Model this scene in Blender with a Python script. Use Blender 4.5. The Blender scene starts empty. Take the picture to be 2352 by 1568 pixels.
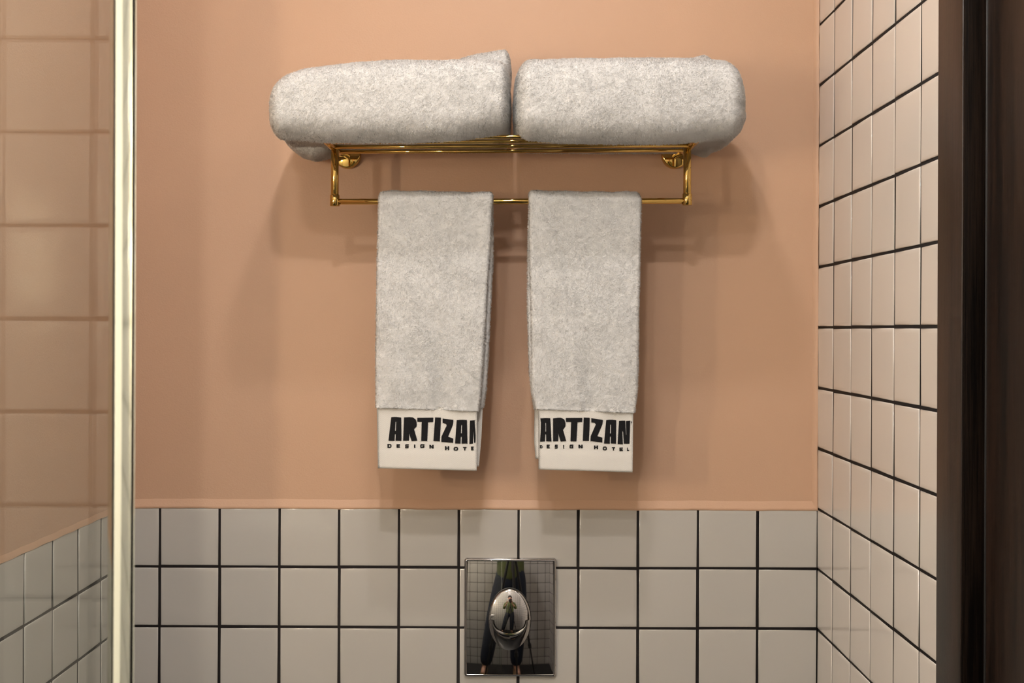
import bpy, bmesh, math, random
import numpy as np
from mathutils import Vector, Matrix
from mathutils.geometry import tessellate_polygon

random.seed(7)
RNG = np.random.default_rng(11)
S = bpy.context.scene
COL = S.collection

# ------------------------------------------------------------------ camera
H = 1.48            # lens height above the floor
DW = 1.97           # distance lens -> tiled face of the back wall (wall at y = 0)
FPX = 2719.0
VX, VY = 1188.0, 759.0
ROLL = math.radians(0.22)
cam_d = bpy.data.cameras.new('camera')
cam = bpy.data.objects.new('camera', cam_d)
COL.objects.link(cam)
cam.location = (0, -DW, H)
cam.rotation_euler = (Matrix.Rotation(math.pi / 2, 3, 'X') @ Matrix.Rotation(ROLL, 3, 'Z')).to_euler()
cam_d.sensor_width = 36.0
cam_d.sensor_fit = 'HORIZONTAL'
cam_d.lens = FPX / 2352 * 36
cam_d.shift_x = -(VX - 1176) / 2352
cam_d.shift_y = (VY - 784) / 2352
cam_d.clip_start = 0.02
cam_d.dof.use_dof = True
cam_d.dof.focus_distance = 1.84
cam_d.dof.aperture_fstop = 60
S.camera = cam

# ------------------------------------------------------------------ world, exposure
w = bpy.data.worlds.new('world'); S.world = w
w.use_nodes = True
w.node_tree.nodes['Background'].inputs[0].default_value = (1.0, 0.85, 0.7, 1)
w.node_tree.nodes['Background'].inputs[1].default_value = 0.0
S.cycles.max_bounces = 20
S.cycles.diffuse_bounces = 10
S.view_settings.view_transform = 'Standard'
S.view_settings.look = 'None'
S.view_settings.gamma = 1
S.view_settings.exposure = 0.22

# light strengths (radiance) and colours of the room's lamps and the added fill
SPOT_FRONT = 720.0     # ceiling downlight between camera and rack
SPOT_REAR = 290.0      # ceiling downlight near the rack wall
FILL_LIGHT = 235.0     # added fill light behind the camera, built as a ceiling downlight
SCONCE_FAR = 230.0     # wall sconce behind the glass screen
SCONCE = 590.0         # wall sconce globe on the left
C_SPOT = (1.0, 0.935, 0.88)
C_SCONCE_FAR = (1.0, 0.87, 0.72)
C_SCONCE = (1.0, 0.78, 0.52)


# ------------------------------------------------------------------ helpers
def P(px, py, wd):
    """pixel (2352x1568) at distance wd in front of the tiled back wall -> world point"""
    dx, dy = px - VX, py - VY
    c, s = math.cos(ROLL), math.sin(ROLL)
    ux = dx * c + dy * s
    uy = -dx * s + dy * c
    z = (DW - wd) / FPX
    return Vector((ux * z, -wd, H - uy * z))


def link(name, me, mat=None, parent=None):
    o = bpy.data.objects.new(name, me)
    COL.objects.link(o)
    if mat is not None and me is not None:
        mats = mat if isinstance(mat, (list, tuple)) else [mat]
        for m in mats:
            me.materials.append(m)
    if parent is not None:
        o.parent = parent
        o.matrix_parent_inverse = Matrix.Translation(parent.location).inverted()
    return o


def thing(name, label, cat, loc=(0, 0, 0), group=None):
    o = bpy.data.objects.new(name, None)
    COL.objects.link(o)
    o.location = loc
    tag(o, label, cat, group)
    return o


def tag(o, label, cat, group=None):
    o['label'] = label
    o['category'] = cat
    if group:
        o['group'] = group
    return o


def struct(o):
    o['kind'] = 'structure'
    return o


def from_bm(name, bm, mat, parent=None, smooth=True, angle=40):
    me = bpy.data.meshes.new(name)
    bmesh.ops.recalc_face_normals(bm, faces=bm.faces)
    bm.to_mesh(me)
    bm.free()
    if smooth:
        for p in me.polygons:
            p.use_smooth = True
        me.set_sharp_from_angle(angle=math.radians(angle))
    return link(name, me, mat, parent)


def np_mesh(name, V, F, mat, parent=None, smooth_n=None, matidx=None):
    """F is a list of face index arrays ((n,3) or (n,4)) in order"""
    me = bpy.data.meshes.new(name)
    V = np.asarray(V, np.float32)
    me.vertices.add(len(V))
    me.vertices.foreach_set('co', V.ravel())
    loops = np.concatenate([f.ravel() for f in F]).astype(np.int32)
    sizes = np.concatenate([np.full(len(f), f.shape[1], np.int32) for f in F])
    starts = np.concatenate([[0], np.cumsum(sizes)[:-1]]).astype(np.int32)
    me.loops.add(len(loops))
    me.loops.foreach_set('vertex_index', loops)
    me.polygons.add(len(sizes))
    me.polygons.foreach_set('loop_start', starts)
    sm = np.ones(len(sizes), bool)
    if smooth_n is not None:
        sm[smooth_n:] = False
    me.polygons.foreach_set('use_smooth', sm)
    if matidx is not None:
        me.polygons.foreach_set('material_index', matidx.astype(np.int32))
    me.update(calc_edges=True)
    me.validate()
    return link(name, me, mat, parent)


def box(bm, x0, x1, y0, y1, z0, z1, bev=0.0, seg=2):
    r = bmesh.ops.create_cube(bm, size=1.0)
    vs = r['verts']
    for v in vs:
        v.co = Vector(((x0 + x1) / 2 + v.co.x * (x1 - x0), (y0 + y1) / 2 + v.co.y * (y1 - y0), (z0 + z1) / 2 + v.co.z * (z1 - z0)))
    if bev > 0:
        es = list({e for v in vs for e in v.link_edges})
        bmesh.ops.bevel(bm, geom=es, offset=bev, segments=seg, affect='EDGES', profile=0.5)


def tube(bm, pts, rad, n=24, caps=True):
    pts = [Vector(p) for p in pts]
    rads = rad if isinstance(rad, (list, tuple)) else [rad] * len(pts)
    rings = []
    up = None
    for i, p in enumerate(pts):
        d = (pts[min(i + 1, len(pts) - 1)] - pts[max(i - 1, 0)]).normalized()
        if up is None:
            up = d.orthogonal().normalized()
        up = (up - d * up.dot(d)).normalized()
        sd = d.cross(up)
        rings.append([bm.verts.new(p + (up * math.cos(a) + sd * math.sin(a)) * rads[i])
                      for a in [2 * math.pi * k / n for k in range(n)]])
    for a, b in zip(rings, rings[1:]):
        for k in range(n):
            bm.faces.new((a[k], a[(k + 1) % n], b[(k + 1) % n], b[k]))
    if caps:
        bm.faces.new(rings[0][::-1])
        bm.faces.new(rings[-1])


def rod(bm, a, b, r, bev=0.0008, n=24):
    """straight rod with softly bevelled ends"""
    a, b = Vector(a), Vector(b)
    d = (b - a).normalized()
    tube(bm, [a, a + d * bev, b - d * bev, b], [r - bev, r, r, r - bev], n)


# ------------------------------------------------------------------ materials
def new_mat(name):
    m = bpy.data.materials.new(name)
    m.use_nodes = True
    nt = m.node_tree
    b = nt.nodes['Principled BSDF']
    return m, nt, b


def add(nt, t, **kw):
    n = nt.nodes.new(t)
    for k, v in kw.items():
        if k in n.inputs:
            n.inputs[k].default_value = v
        else:
            setattr(n, k, v)
    return n


def mapped(nt, scale=(1, 1, 1)):
    tc = nt.nodes.new('ShaderNodeTexCoord')
    mp = nt.nodes.new('ShaderNodeMapping')
    mp.inputs['Scale'].default_value = scale
    nt.links.new(tc.outputs['Object'], mp.inputs['Vector'])
    return mp.outputs['Vector']


def bump(nt, b, height, strength, dist, prev=None):
    bp = nt.nodes.new('ShaderNodeBump')
    bp.inputs['Strength'].default_value = strength
    bp.inputs['Distance'].default_value = dist
    nt.links.new(height, bp.inputs['Height'])
    if prev is not None:
        nt.links.new(prev, bp.inputs['Normal'])
    nt.links.new(bp.outputs['Normal'], b.inputs['Normal'])
    return bp.outputs['Normal']


def mat_paint(name, col):
    m, nt, b = new_mat(name)
    v = mapped(nt)
    n1 = add(nt, 'ShaderNodeTexNoise', Scale=420.0, Detail=3.0)
    n2 = add(nt, 'ShaderNodeTexNoise', Scale=6.0, Detail=2.0)
    nt.links.new(v, n1.inputs['Vector']); nt.links.new(v, n2.inputs['Vector'])
    mx = nt.nodes.new('ShaderNodeMixRGB')
    mx.inputs[1].default_value = (*[c * 0.97 for c in col], 1)
    mx.inputs[2].default_value = (*[min(1, c * 1.03) for c in col], 1)
    nt.links.new(n2.outputs['Fac'], mx.inputs[0])
    nt.links.new(mx.outputs[0], b.inputs['Base Color'])
    b.inputs['Roughness'].default_value = 0.5
    b.inputs['Specular IOR Level'].default_value = 0.35
    nn = bump(nt, b, n1.outputs['Fac'], 0.35, 0.0006)
    n3 = add(nt, 'ShaderNodeTexNoise', Scale=9.0, Detail=1.0)
    nt.links.new(v, n3.inputs['Vector'])
    bump(nt, b, n3.outputs['Fac'], 0.25, 0.004, nn)
    return m


def mat_tile(name, col=(0.43, 0.415, 0.39)):
    m, nt, b = new_mat(name)
    v = mapped(nt)
    n2 = add(nt, 'ShaderNodeTexNoise', Scale=4.0, Detail=2.0)
    nt.links.new(v, n2.inputs['Vector'])
    mx = nt.nodes.new('ShaderNodeMixRGB')
    mx.inputs[1].default_value = (*[c * 0.96 for c in col], 1)
    mx.inputs[2].default_value = (*[min(1, c * 1.04) for c in col], 1)
    nt.links.new(n2.outputs['Fac'], mx.inputs[0])
    nt.links.new(mx.outputs[0], b.inputs['Base Color'])
    b.inputs['Roughness'].default_value = 0.12
    b.inputs['IOR'].default_value = 1.5
    n1 = add(nt, 'ShaderNodeTexNoise', Scale=14.0, Detail=1.5)
    nt.links.new(v, n1.inputs['Vector'])
    bump(nt, b, n1.outputs['Fac'], 0.35, 0.0012)
    return m


def mat_simple(name, col, rough=0.5, metal=0.0, spec=0.5, noise=None, coat=0.0):
    m, nt, b = new_mat(name)
    b.inputs['Base Color'].default_value = (*col, 1)
    b.inputs['Roughness'].default_value = rough
    b.inputs['Metallic'].default_value = metal
    b.inputs['Specular IOR Level'].default_value = spec
    b.inputs['Coat Weight'].default_value = coat
    if noise:
        v = mapped(nt)
        n1 = add(nt, 'ShaderNodeTexNoise', Scale=noise[0], Detail=3.0)
        nt.links.new(v, n1.inputs['Vector'])
        bump(nt, b, n1.outputs['Fac'], noise[1], noise[2])
    return m


def mat_emit(name, col, strength):
    m, nt, b = new_mat(name)
    b.inputs['Base Color'].default_value = (0.9, 0.9, 0.9, 1)
    b.inputs['Emission Color'].default_value = (*col, 1)
    b.inputs['Emission Strength'].default_value = strength
    return m


def mat_wood(name, dark, light, rough=0.38):
    m, nt, b = new_mat(name)
    v = mapped(nt, (1, 1, 0.012))
    n1 = add(nt, 'ShaderNodeTexNoise', Scale=900.0, Detail=4.0, Roughness=0.7)
    nt.links.new(v, n1.inputs['Vector'])
    v2 = mapped(nt, (1, 1, 0.06))
    n2 = add(nt, 'ShaderNodeTexNoise', Scale=60.0, Detail=3.0, Roughness=0.6)
    nt.links.new(v2, n2.inputs['Vector'])
    mul = nt.nodes.new('ShaderNodeMath'); mul.operation = 'MULTIPLY'
    nt.links.new(n1.outputs['Fac'], mul.inputs[0]); nt.links.new(n2.outputs['Fac'], mul.inputs[1])
    r = nt.nodes.new('ShaderNodeValToRGB')
    r.color_ramp.elements[0].position = 0.17; r.color_ramp.elements[0].color = (*dark, 1)
    r.color_ramp.elements[1].position = 0.36; r.color_ramp.elements[1].color = (*light, 1)
    nt.links.new(mul.outputs[0], r.inputs[0])
    nt.links.new(r.outputs[0], b.inputs['Base Color'])
    b.inputs['Roughness'].default_value = rough
    b.inputs['Specular IOR Level'].default_value = 0.45
    bump(nt, b, n1.outputs['Fac'], 0.5, 0.0005)
    return m


def mat_terry():
    m, nt, b = new_mat('terry_cotton')
    out = nt.nodes['Material Output']
    nt.nodes.remove(b)
    d = nt.nodes.new('ShaderNodeBsdfDiffuse')
    t = nt.nodes.new('ShaderNodeBsdfTranslucent')
    v = mapped(nt)
    n = add(nt, 'ShaderNodeTexNoise', Scale=350.0, Detail=2.0)
    nt.links.new(v, n.inputs['Vector'])
    mx = nt.nodes.new('ShaderNodeMixRGB')
    mx.inputs[1].default_value = (0.93, 0.935, 0.94, 1)
    mx.inputs[2].default_value = (0.975, 0.98, 0.985, 1)
    nt.links.new(n.outputs['Fac'], mx.inputs[0])
    nt.links.new(mx.outputs[0], d.inputs['Color'])
    nt.links.new(mx.outputs[0], t.inputs['Color'])
    mix = nt.nodes.new('ShaderNodeMixShader')
    mix.inputs[0].default_value = 0.48
    at = nt.nodes.new('ShaderNodeAttribute'); at.attribute_name = 'nap'
    ge = nt.nodes.new('ShaderNodeNewGeometry')
    vm = nt.nodes.new('ShaderNodeMix'); vm.data_type = 'VECTOR'
    vm.inputs[0].default_value = 0.78
    nt.links.new(ge.outputs['Normal'], vm.inputs[4]); nt.links.new(at.outputs['Vector'], vm.inputs[5])
    nz = nt.nodes.new('ShaderNodeVectorMath'); nz.operation = 'NORMALIZE'
    nt.links.new(vm.outputs[1], nz.inputs[0])
    nt.links.new(nz.outputs[0], d.inputs['Normal'])
    nt.links.new(d.outputs[0], mix.inputs[1]); nt.links.new(t.outputs[0], mix.inputs[2])
    nt.links.new(mix.outputs[0], out.inputs['Surface'])
    return m


def mat_weave():
    m, nt, b = new_mat('flat_woven_cotton')
    b.inputs['Base Color'].default_value = (0.63, 0.62, 0.60, 1)
    b.inputs['Roughness'].default_value = 0.9
    b.inputs['Specular IOR Level'].default_value = 0.15
    tc = nt.nodes.new('ShaderNodeTexCoord')
    sx = nt.nodes.new('ShaderNodeSeparateXYZ')
    nt.links.new(tc.outputs['Object'], sx.inputs[0])

    def math_n(op, a, bb):
        n = nt.nodes.new('ShaderNodeMath'); n.operation = op
        for i, q in enumerate((a, bb)):
            if q is None:
                continue
            if isinstance(q, (int, float)):
                n.inputs[i].default_value = q
            else:
                nt.links.new(q, n.inputs[i])
        return n.outputs[0]
    p = 0.0013
    zz = math_n('ADD', sx.outputs['Z'], math_n('MULTIPLY', sx.outputs['X'], 0.10))
    rowc = math_n('ABSOLUTE', math_n('SINE', math_n('MULTIPLY', zz, math.pi / p), None), None)
    half = math_n('FLOOR', math_n('MULTIPLY', zz, 1 / p), None)
    colx = math_n('ADD', math_n('MULTIPLY', sx.outputs['X'], 2 * math.pi / 0.0027), math_n('MULTIPLY', half, 2.6))
    dome_ = math_n('ADD', math_n('MULTIPLY', math_n('SINE', colx, None), 0.5), 0.5)
    h = math_n('MULTIPLY', rowc, dome_)
    bump(nt, b, h, 0.6, 0.0004)
    return m


M = {}
M['pink'] = mat_paint('pink_wall_paint', (0.475, 0.305, 0.207))
M['white_paint'] = mat_simple('white_ceiling_paint', (0.8, 0.78, 0.74), 0.7, noise=(300, .2, .0005))
M['tile'] = mat_tile('glazed_white_tile')
M['tile_cream_lit'] = mat_tile('glazed_cream_white_tile_lit', (0.63, 0.60, 0.57))  # creamier tile, lightened further: the right wall's stronger light put into its colour
M['grout'] = mat_simple('black_grout', (0.012, 0.010, 0.010), 0.75, spec=0.2, noise=(900, .5, .0008))
M['floor'] = mat_simple('dark_floor_tile', (0.012, 0.012, 0.013), 0.35, noise=(60, .2, .0008))
M['gold'] = mat_simple('polished_brass', (0.66, 0.44, 0.135), 0.05, 1.0, noise=(25, .03, .0005))
M['chrome'] = mat_simple('polished_chrome', (0.50, 0.49, 0.49), 0.025, 1.0)
M['terry'] = mat_terry()
M['weave'] = mat_weave()
M['thread'] = mat_simple('black_embroidery_thread', (0.004, 0.004, 0.006), 0.6, spec=0.2, noise=(1500, 1.0, .0006))
M['wenge'] = mat_wood('dark_wenge_wood', (0.006, 0.0035, 0.0025), (0.028, 0.0145, 0.009))
M['shaded_wood'] = mat_wood('shaded_wenge_wood', (0.0015, 0.001, 0.0008), (0.010, 0.006, 0.004), 0.5)  # darker copy of the door wood, the jamb's shade put into its colour
M['shaded_wood'].node_tree.nodes['Principled BSDF'].inputs['Specular IOR Level'].default_value = 0.05
M['rubber'] = mat_simple('black_seal', (0.008, 0.007, 0.007), 0.5)
M['ceramic'] = mat_simple('white_ceramic', (0.82, 0.81, 0.79), 0.08)
M['spot_glow'] = mat_emit('downlight_glow', C_SPOT, SPOT_FRONT)
M['spot_glow_rear'] = mat_emit('downlight_glow_rear', C_SPOT, SPOT_REAR)
M['fill_glow'] = mat_emit('added_fill_glow', C_SPOT, FILL_LIGHT)
M['sconce_glow_far'] = mat_emit('sconce_globe_glow_far', C_SCONCE_FAR, SCONCE_FAR)
M['sconce_glow'] = mat_emit('sconce_globe_glow', C_SCONCE, SCONCE)
M['denim'] = mat_simple('blue_denim', (0.012, 0.018, 0.034), 0.9, noise=(500, .3, .0005))
M['green_cloth'] = mat_simple('olive_green_cloth', (0.09, 0.11, 0.035), 0.9, noise=(80, .4, .002))
M['skin'] = mat_simple('skin', (0.55, 0.30, 0.20), 0.5, noise=(200, .1, .0005))
M['hair'] = mat_simple('dark_hair', (0.02, 0.012, 0.008), 0.6, noise=(300, .8, .002))
M['shoe'] = mat_simple('tan_leather', (0.22, 0.13, 0.06), 0.45, noise=(120, .2, .001))
M['black_metal'] = mat_simple('black_metal', (0.01, 0.01, 0.01), 0.4, noise=(200, .1, .0004))
M['eye'] = mat_simple('eye_white', (0.7, 0.7, 0.7), 0.2)


def mat_glass_edge(rough, col):
    m, nt, b = new_mat('polished_glass_edge')
    b.inputs['Base Color'].default_value = (*col, 1)
    b.inputs['Roughness'].default_value = rough
    b.inputs['Transmission Weight'].default_value = 1.0
    b.inputs['IOR'].default_value = 1.5
    return m


def mat_pane():
    """flat face of a thin clear pane: straight-through light plus its surface reflection"""
    m, nt, b = new_mat('clear_glass')
    nt.nodes.remove(b)
    tr = nt.nodes.new('ShaderNodeBsdfTransparent')
    tr.inputs['Color'].default_value = (0.975, 0.985, 0.975, 1)
    gl = nt.nodes.new('ShaderNodeBsdfGlossy')
    gl.inputs['Roughness'].default_value = 0.0
    fr = nt.nodes.new('ShaderNodeFresnel'); fr.inputs['IOR'].default_value = 1.5
    # both faces of the pane count alike, whichever side is hit
    ge = nt.nodes.new('ShaderNodeNewGeometry')
    nt.links.new(ge.outputs['Normal'], fr.inputs['Normal'])
    lw = nt.nodes.new('ShaderNodeLayerWeight'); lw.inputs['Blend'].default_value = 0.27
    mix = nt.nodes.new('ShaderNodeMixShader')
    nt.nodes.remove(fr)
    nt.links.new(lw.outputs['Fresnel'], mix.inputs[0])
    nt.links.new(tr.outputs[0], mix.inputs[1]); nt.links.new(gl.outputs[0], mix.inputs[2])
    nt.links.new(mix.outputs[0], nt.nodes['Material Output'].inputs['Surface'])
    return m


M['glass'] = mat_pane()
M['glass_edge'] = mat_glass_edge(0.10, (0.72, 0.78, 0.66))
M['glass_solid'] = mat_glass_edge(0.0, (0.93, 0.98, 0.95))


# ------------------------------------------------------------------ room shell
FLOOR = 0.0
CEIL = 2.62
XL, XR = -0.653, 0.5007
XL2 = -1.10           # the left wall steps out here, behind the shower niche
W_STEP = 0.578
W_FRONT = 2.68
G = 0.0021            # half grout width


def tiled(name, origin, udir, ndir, ugr, zgr, u0, u1, z0, z1, th=0.0009, jit=0.0004, base_mat='grout', seed=1, tile_mat='tile'):
    """tile field: grout bed plus one bevelled, slightly cushioned tile per cell, ONE mesh.
    ugr / zgr: grout centre lines along u and z"""
    rng = random.Random(seed)
    V = []; F4 = []; MI = []
    udir, ndir = Vector(udir), Vector(ndir)
    O = Vector(origin)

    def pt(u, z, n):
        return tuple(O + udir * u + Vector((0, 0, z)) + ndir * n)
    V += [pt(u0, z0, -th), pt(u1, z0, -th), pt(u1, z1, -th), pt(u0, z1, -th)]
    F4.append((0, 1, 2, 3)); MI.append(1)
    # thick backing so the wall is a slab
    V += [pt(u0, z0, -0.08), pt(u1, z0, -0.08), pt(u1, z1, -0.08), pt(u0, z1, -0.08)]
    F4 += [(4, 7, 6, 5), (0, 4, 5, 1), (1, 5, 6, 2), (2, 6, 7, 3), (3, 7, 4, 0)]
    MI += [1] * 5
    us = [u0] + [g for g in sorted(ugr) if u0 + 0.002 < g < u1 - 0.002] + [u1]
    zs = [z0] + [g for g in sorted(zgr) if z0 + 0.002 < g < z1 - 0.002] + [z1]
    for i in range(len(us) - 1):
        for j in range(len(zs) - 1):
            a = us[i] + (G if i > 0 else 0.0008) + rng.uniform(-jit, jit)
            b = us[i + 1] - (G if i < len(us) - 2 else 0.0008) + rng.uniform(-jit, jit)
            c = zs[j] + (G if j > 0 else 0.0) + rng.uniform(-jit, jit)
            d = zs[j + 1] - (G if j < len(zs) - 2 else 0.0) + rng.uniform(-jit, jit)
            if b - a < 0.004 or d - c < 0.004:
                continue
            tilt_u = rng.uniform(-1, 1) * 0.0009
            tilt_z = rng.uniform(-1, 1) * 0.0007
            rings = [(0.0, -th - 0.0005), (0.0, -0.0008), (0.0006, -0.0003), (0.0018, 0.0), (0.006, 0.00015)]
            k0 = len(V)
            for ins, n in rings:
                for (uu, zz) in ((a + ins, c + ins), (b - ins, c + ins), (b - ins, d - ins), (a + ins, d - ins)):
                    t = tilt_u * ((uu - a) / (b - a) - 0.5) * (b - a) / 0.1 + tilt_z * ((zz - c) / (d - c) - 0.5) * (d - c) / 0.1
                    V.append(pt(uu, zz, n + (t if n > -0.001 else 0)))
            for r in range(len(rings) - 1):
                q = k0 + 4 * r
                for e in range(4):
                    F4.append((q + e, q + (e + 1) % 4, q + 4 + (e + 1) % 4, q + 4 + e)); MI.append(0)
            q = k0 + 4 * (len(rings) - 1)
            F4.append((q, q + 1, q + 2, q + 3)); MI.append(0)
    F = np.array(F4)
    # orientation: make faces look along +ndir
    A = np.array(V)
    n = np.cross(A[F[:, 1]] - A[F[:, 0]], A[F[:, 2]] - A[F[:, 0]])
    if n[0] @ np.array(ndir) < 0:
        F = F[:, ::-1]
    o = np_mesh(name, V, [F], [M[tile_mat], M[base_mat]], matidx=np.array(MI))
    return struct(o)


rows_below = [H - 0.3945 - 0.0998 * k for k in range(0, 12)]
Z_TOP = H - 0.2975
# back wall: tiled dado, face at y=0
tiled('wall_back_tile', (0, 0, 0), (1, 0, 0), (0, -1, 0),
      [-0.5935 + 0.0995 * k for k in range(-1, 12)], rows_below, XL, XR, FLOOR, Z_TOP, seed=3)
# left wall: tiled dado (visible part) stepping out further forward
tiled('wall_left_tile', (XL, 0, 0), (0, -1, 0), (1, 0, 0),
      [0.1035 + 0.0972 * k for k in range(0, 6)], rows_below, 0.0, W_STEP, FLOOR, Z_TOP, seed=4)
# right wall: tiled full height up to the door, and beyond it
rz = [H - 0.2948 + 0.1006 * k for k in range(0, 16)] + rows_below
DOOR0, DOOR1 = 0.69, 1.46
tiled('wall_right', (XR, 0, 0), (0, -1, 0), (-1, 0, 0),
      [0.093 + 0.1012 * k for k in range(0, 8)], rz, 0.0, DOOR0 - 0.02, FLOOR, CEIL, seed=5, tile_mat='tile_cream_lit')
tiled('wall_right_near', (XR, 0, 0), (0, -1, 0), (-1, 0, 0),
      [0.093 + 0.1012 * k for k in range(14, 27)], rz, DOOR1 + 0.02, W_FRONT, FLOOR, CEIL, seed=6, tile_mat='tile_cream_lit')
# wall behind the camera, fully tiled
tiled('wall_front', (0, -W_FRONT, 0), (1, 0, 0), (0, 1, 0),
      [-1.1 + 0.0455 + 0.0995 * k for k in range(0, 17)], [H + 0.0109 + 0.1005 * k for k in range(-15, 12)], XL2, XR, FLOOR, CEIL, seed=8)
# shower side wall, tiled too
tiled('wall_left_near', (XL2, 0, 0), (0, -1, 0), (1, 0, 0),
      [0.60 + 0.0995 * k for k in range(0, 21)], rz, W_STEP, W_FRONT, FLOOR, CEIL, seed=9)


def painted(name, x0, x1, y0, y1, z0, z1, mat='pink'):
    bm = bmesh.new()
    box(bm, x0, x1, y0, y1, z0, z1)
    return struct(from_bm(name, bm, M[mat], smooth=False))


REC = 0.004
painted('wall_back', XL - 0.08, XR + 0.08, REC, 0.08, Z_TOP, CEIL)
painted('wall_left', XL - 0.08, XL - 0.001, -W_STEP, 0.08, Z_TOP, CEIL)
painted('wall_left_step', XL2, XL - 0.001, -W_STEP, -W_STEP + 0.02, FLOOR, CEIL, 'white_paint')
painted('wall_right_lintel', XR, XR + 0.08, -DOOR1 - 0.03, -DOOR0 + 0.03, FLOOR + 2.16, CEIL, 'white_paint')
painted('floor', XL2 - 0.1, XR + 0.1, -W_FRONT - 0.1, 0.1, -0.05, 0.0, 'floor')
painted('ceiling', XL2 - 0.1, XR + 0.1, -W_FRONT - 0.1, 0.1, CEIL, CEIL + 0.05, 'white_paint')


def bead(name, axis, pts_profile, a0, a1, n, wob, seed, mat='pink'):
    """hand-smoothed filler bead: profile swept along x or z with a slightly wavering edge"""
    rng = np.random.default_rng(seed)
    V = []; F = []
    m = len(pts_profile)
    ph = rng.uniform(0, 6, 6)
    for i in range(n + 1):
        t = i / n
        a = a0 + (a1 - a0) * t
        wv = (math.sin(a * 37 + ph[0]) + 0.6 * math.sin(a * 91 + ph[1]) + 0.4 * math.sin(a * 240 + ph[2])) * wob
        for j, (p, q) in enumerate(pts_profile):
            qq = q + wv * (1.0 if j in (0, m - 1) else 0.4)
            V.append((a, p, qq) if axis == 'x' else (qq, p, a))
    for i in range(n):
        for j in range(m - 1):
            F.append((i * m + j, (i + 1) * m + j, (i + 1) * m + j + 1, i * m + j + 1))
    F = np.array(F)
    if axis == 'z':
        F = F[:, ::-1]
    return struct(np_mesh(name, V, [F], M[mat]))


# sloped paint bead resting on the top edge of the tiles (y is -w)
bead('trim_1', 'x', [(REC - 0.0002, Z_TOP + 0.0150), (0.0026, Z_TOP + 0.0125), (-0.0002, Z_TOP + 0.004), (-0.0016, Z_TOP + 0.0008), (0.0006, Z_TOP - 0.0008)], XL, XR, 400, 0.0004, 1)
bead('trim_2', 'z', [(REC - 0.0002, XR - 0.0085), (0.0020, XR - 0.0065), (-0.0008, XR - 0.0035), (-0.0014, XR - 0.0002)], Z_TOP, CEIL, 300, 0.0003, 2)
# left wall bead on tile edge
V = []; F = []
for i in range(201):
    yy = -W_STEP * i / 200
    wv = 0.0004 * math.sin(yy * 90)
    for (dx, zz) in ((-0.0012, 0.010), (0.0002, 0.004), (0.0008, 0.0)):
        V.append((XL + dx, yy, Z_TOP + zz + wv))
for i in range(200):
    for j in range(2):
        F.append((i * 3 + j, i * 3 + j + 1, (i + 1) * 3 + j + 1, (i + 1) * 3 + j))
struct(np_mesh('trim_3', V, [np.array(F)], M['pink']))

# ------------------------------------------------------------------ door in the right wall
door = thing('door_1', 'dark brown wood grain door with frame at the right edge beside the white tiles', 'door', (XR, -(DOOR0 + DOOR1) / 2, 0))
door['kind'] = 'structure'
CX = 0.480
bm = bmesh.new()
box(bm, CX, XR + 0.03, -DOOR0, -0.616, 0, 2.2, 0.0015)
from_bm('door_casing', bm, M['wenge'], door)
bm = bmesh.new()
box(bm, CX, XR + 0.03, -(DOOR1 + 0.075), -DOOR1, 0, 2.2, 0.0015)
from_bm('door_casing', bm, M['wenge'], door)
bm = bmesh.new()
box(bm, CX, XR + 0.03, -DOOR1, -DOOR0, 2.125, 2.2, 0.0015)
from_bm('door_head', bm, M['wenge'], door)
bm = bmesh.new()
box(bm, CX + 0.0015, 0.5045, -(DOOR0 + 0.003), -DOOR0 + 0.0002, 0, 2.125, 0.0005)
from_bm('shaded_jamb', bm, M['shaded_wood'], door)  # strip over the casing's reveal, coloured dark to stand for its shade
bm = bmesh.new()
box(bm, 0.5045, 0.512, -(DOOR0 + 0.0035), -DOOR0 - 0.0005, 0.0, 2.125, 0.0006)
from_bm('door_seal', bm, M['rubber'], door)
bm = bmesh.new()
box(bm, 0.5055, 0.545, -(DOOR1 - 0.003), -(DOOR0 + 0.004), 0.01, 2.12, 0.002)
from_bm('door_leaf', bm, M['wenge'], door)
bm = bmesh.new()
rod(bm, (0.507, -1.38, 1.02), (0.455, -1.38, 1.02), 0.009)
rod(bm, (0.458, -1.385, 1.02), (0.458, -1.27, 1.02), 0.009)
from_bm('door_handle', bm, M['gold'], door)

# ------------------------------------------------------------------ glass shower screen
gd = 0.28
xe = -0.0922
glass = thing('shower_screen', 'clear glass shower screen with bright polished vertical edge at the left', 'glass screen', (-0.6, -DW + gd, 0))
bm = bmesh.new()
z1 = 2.0
# pencil-polished (rounded) free edge
t = 0.010
y0 = -DW + gd
NE = 24
xi = xe - 0.045          # inner end of the solid polished strip
arc = [(xe - 0.0045 + 0.0045 * math.cos(a), y0 + t / 2 + t / 2 * math.sin(a)) for a in [-math.pi / 2 + math.pi * k / NE for k in range(NE + 1)]]
for yy in (y0, y0 + t):
    bm.faces.new([bm.verts.new(q) for q in ((XL2 + 0.002, yy, 0.005), (xi, yy, 0.005), (xi, yy, z1), (XL2 + 0.002, yy, z1))])
gp = from_bm('glass_pane', bm, M['glass'], glass, smooth=False)
bm = bmesh.new()
prof = [(xi, y0)] + arc + [(xi, y0 + t)]
lo = [bm.verts.new((x, y, 0.005)) for x, y in prof]
hi = [bm.verts.new((x, y, z1)) for x, y in prof]
for k in range(len(prof)):
    k2 = (k + 1) % len(prof)
    bm.faces.new((lo[k], lo[k2], hi[k2], hi[k]))
bm.faces.new(lo[::-1]); bm.faces.new(hi)
bm.normal_update()
ge = from_bm('polished_edge', bm, [M['glass_solid'], M['glass_edge']], glass, angle=30)
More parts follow.
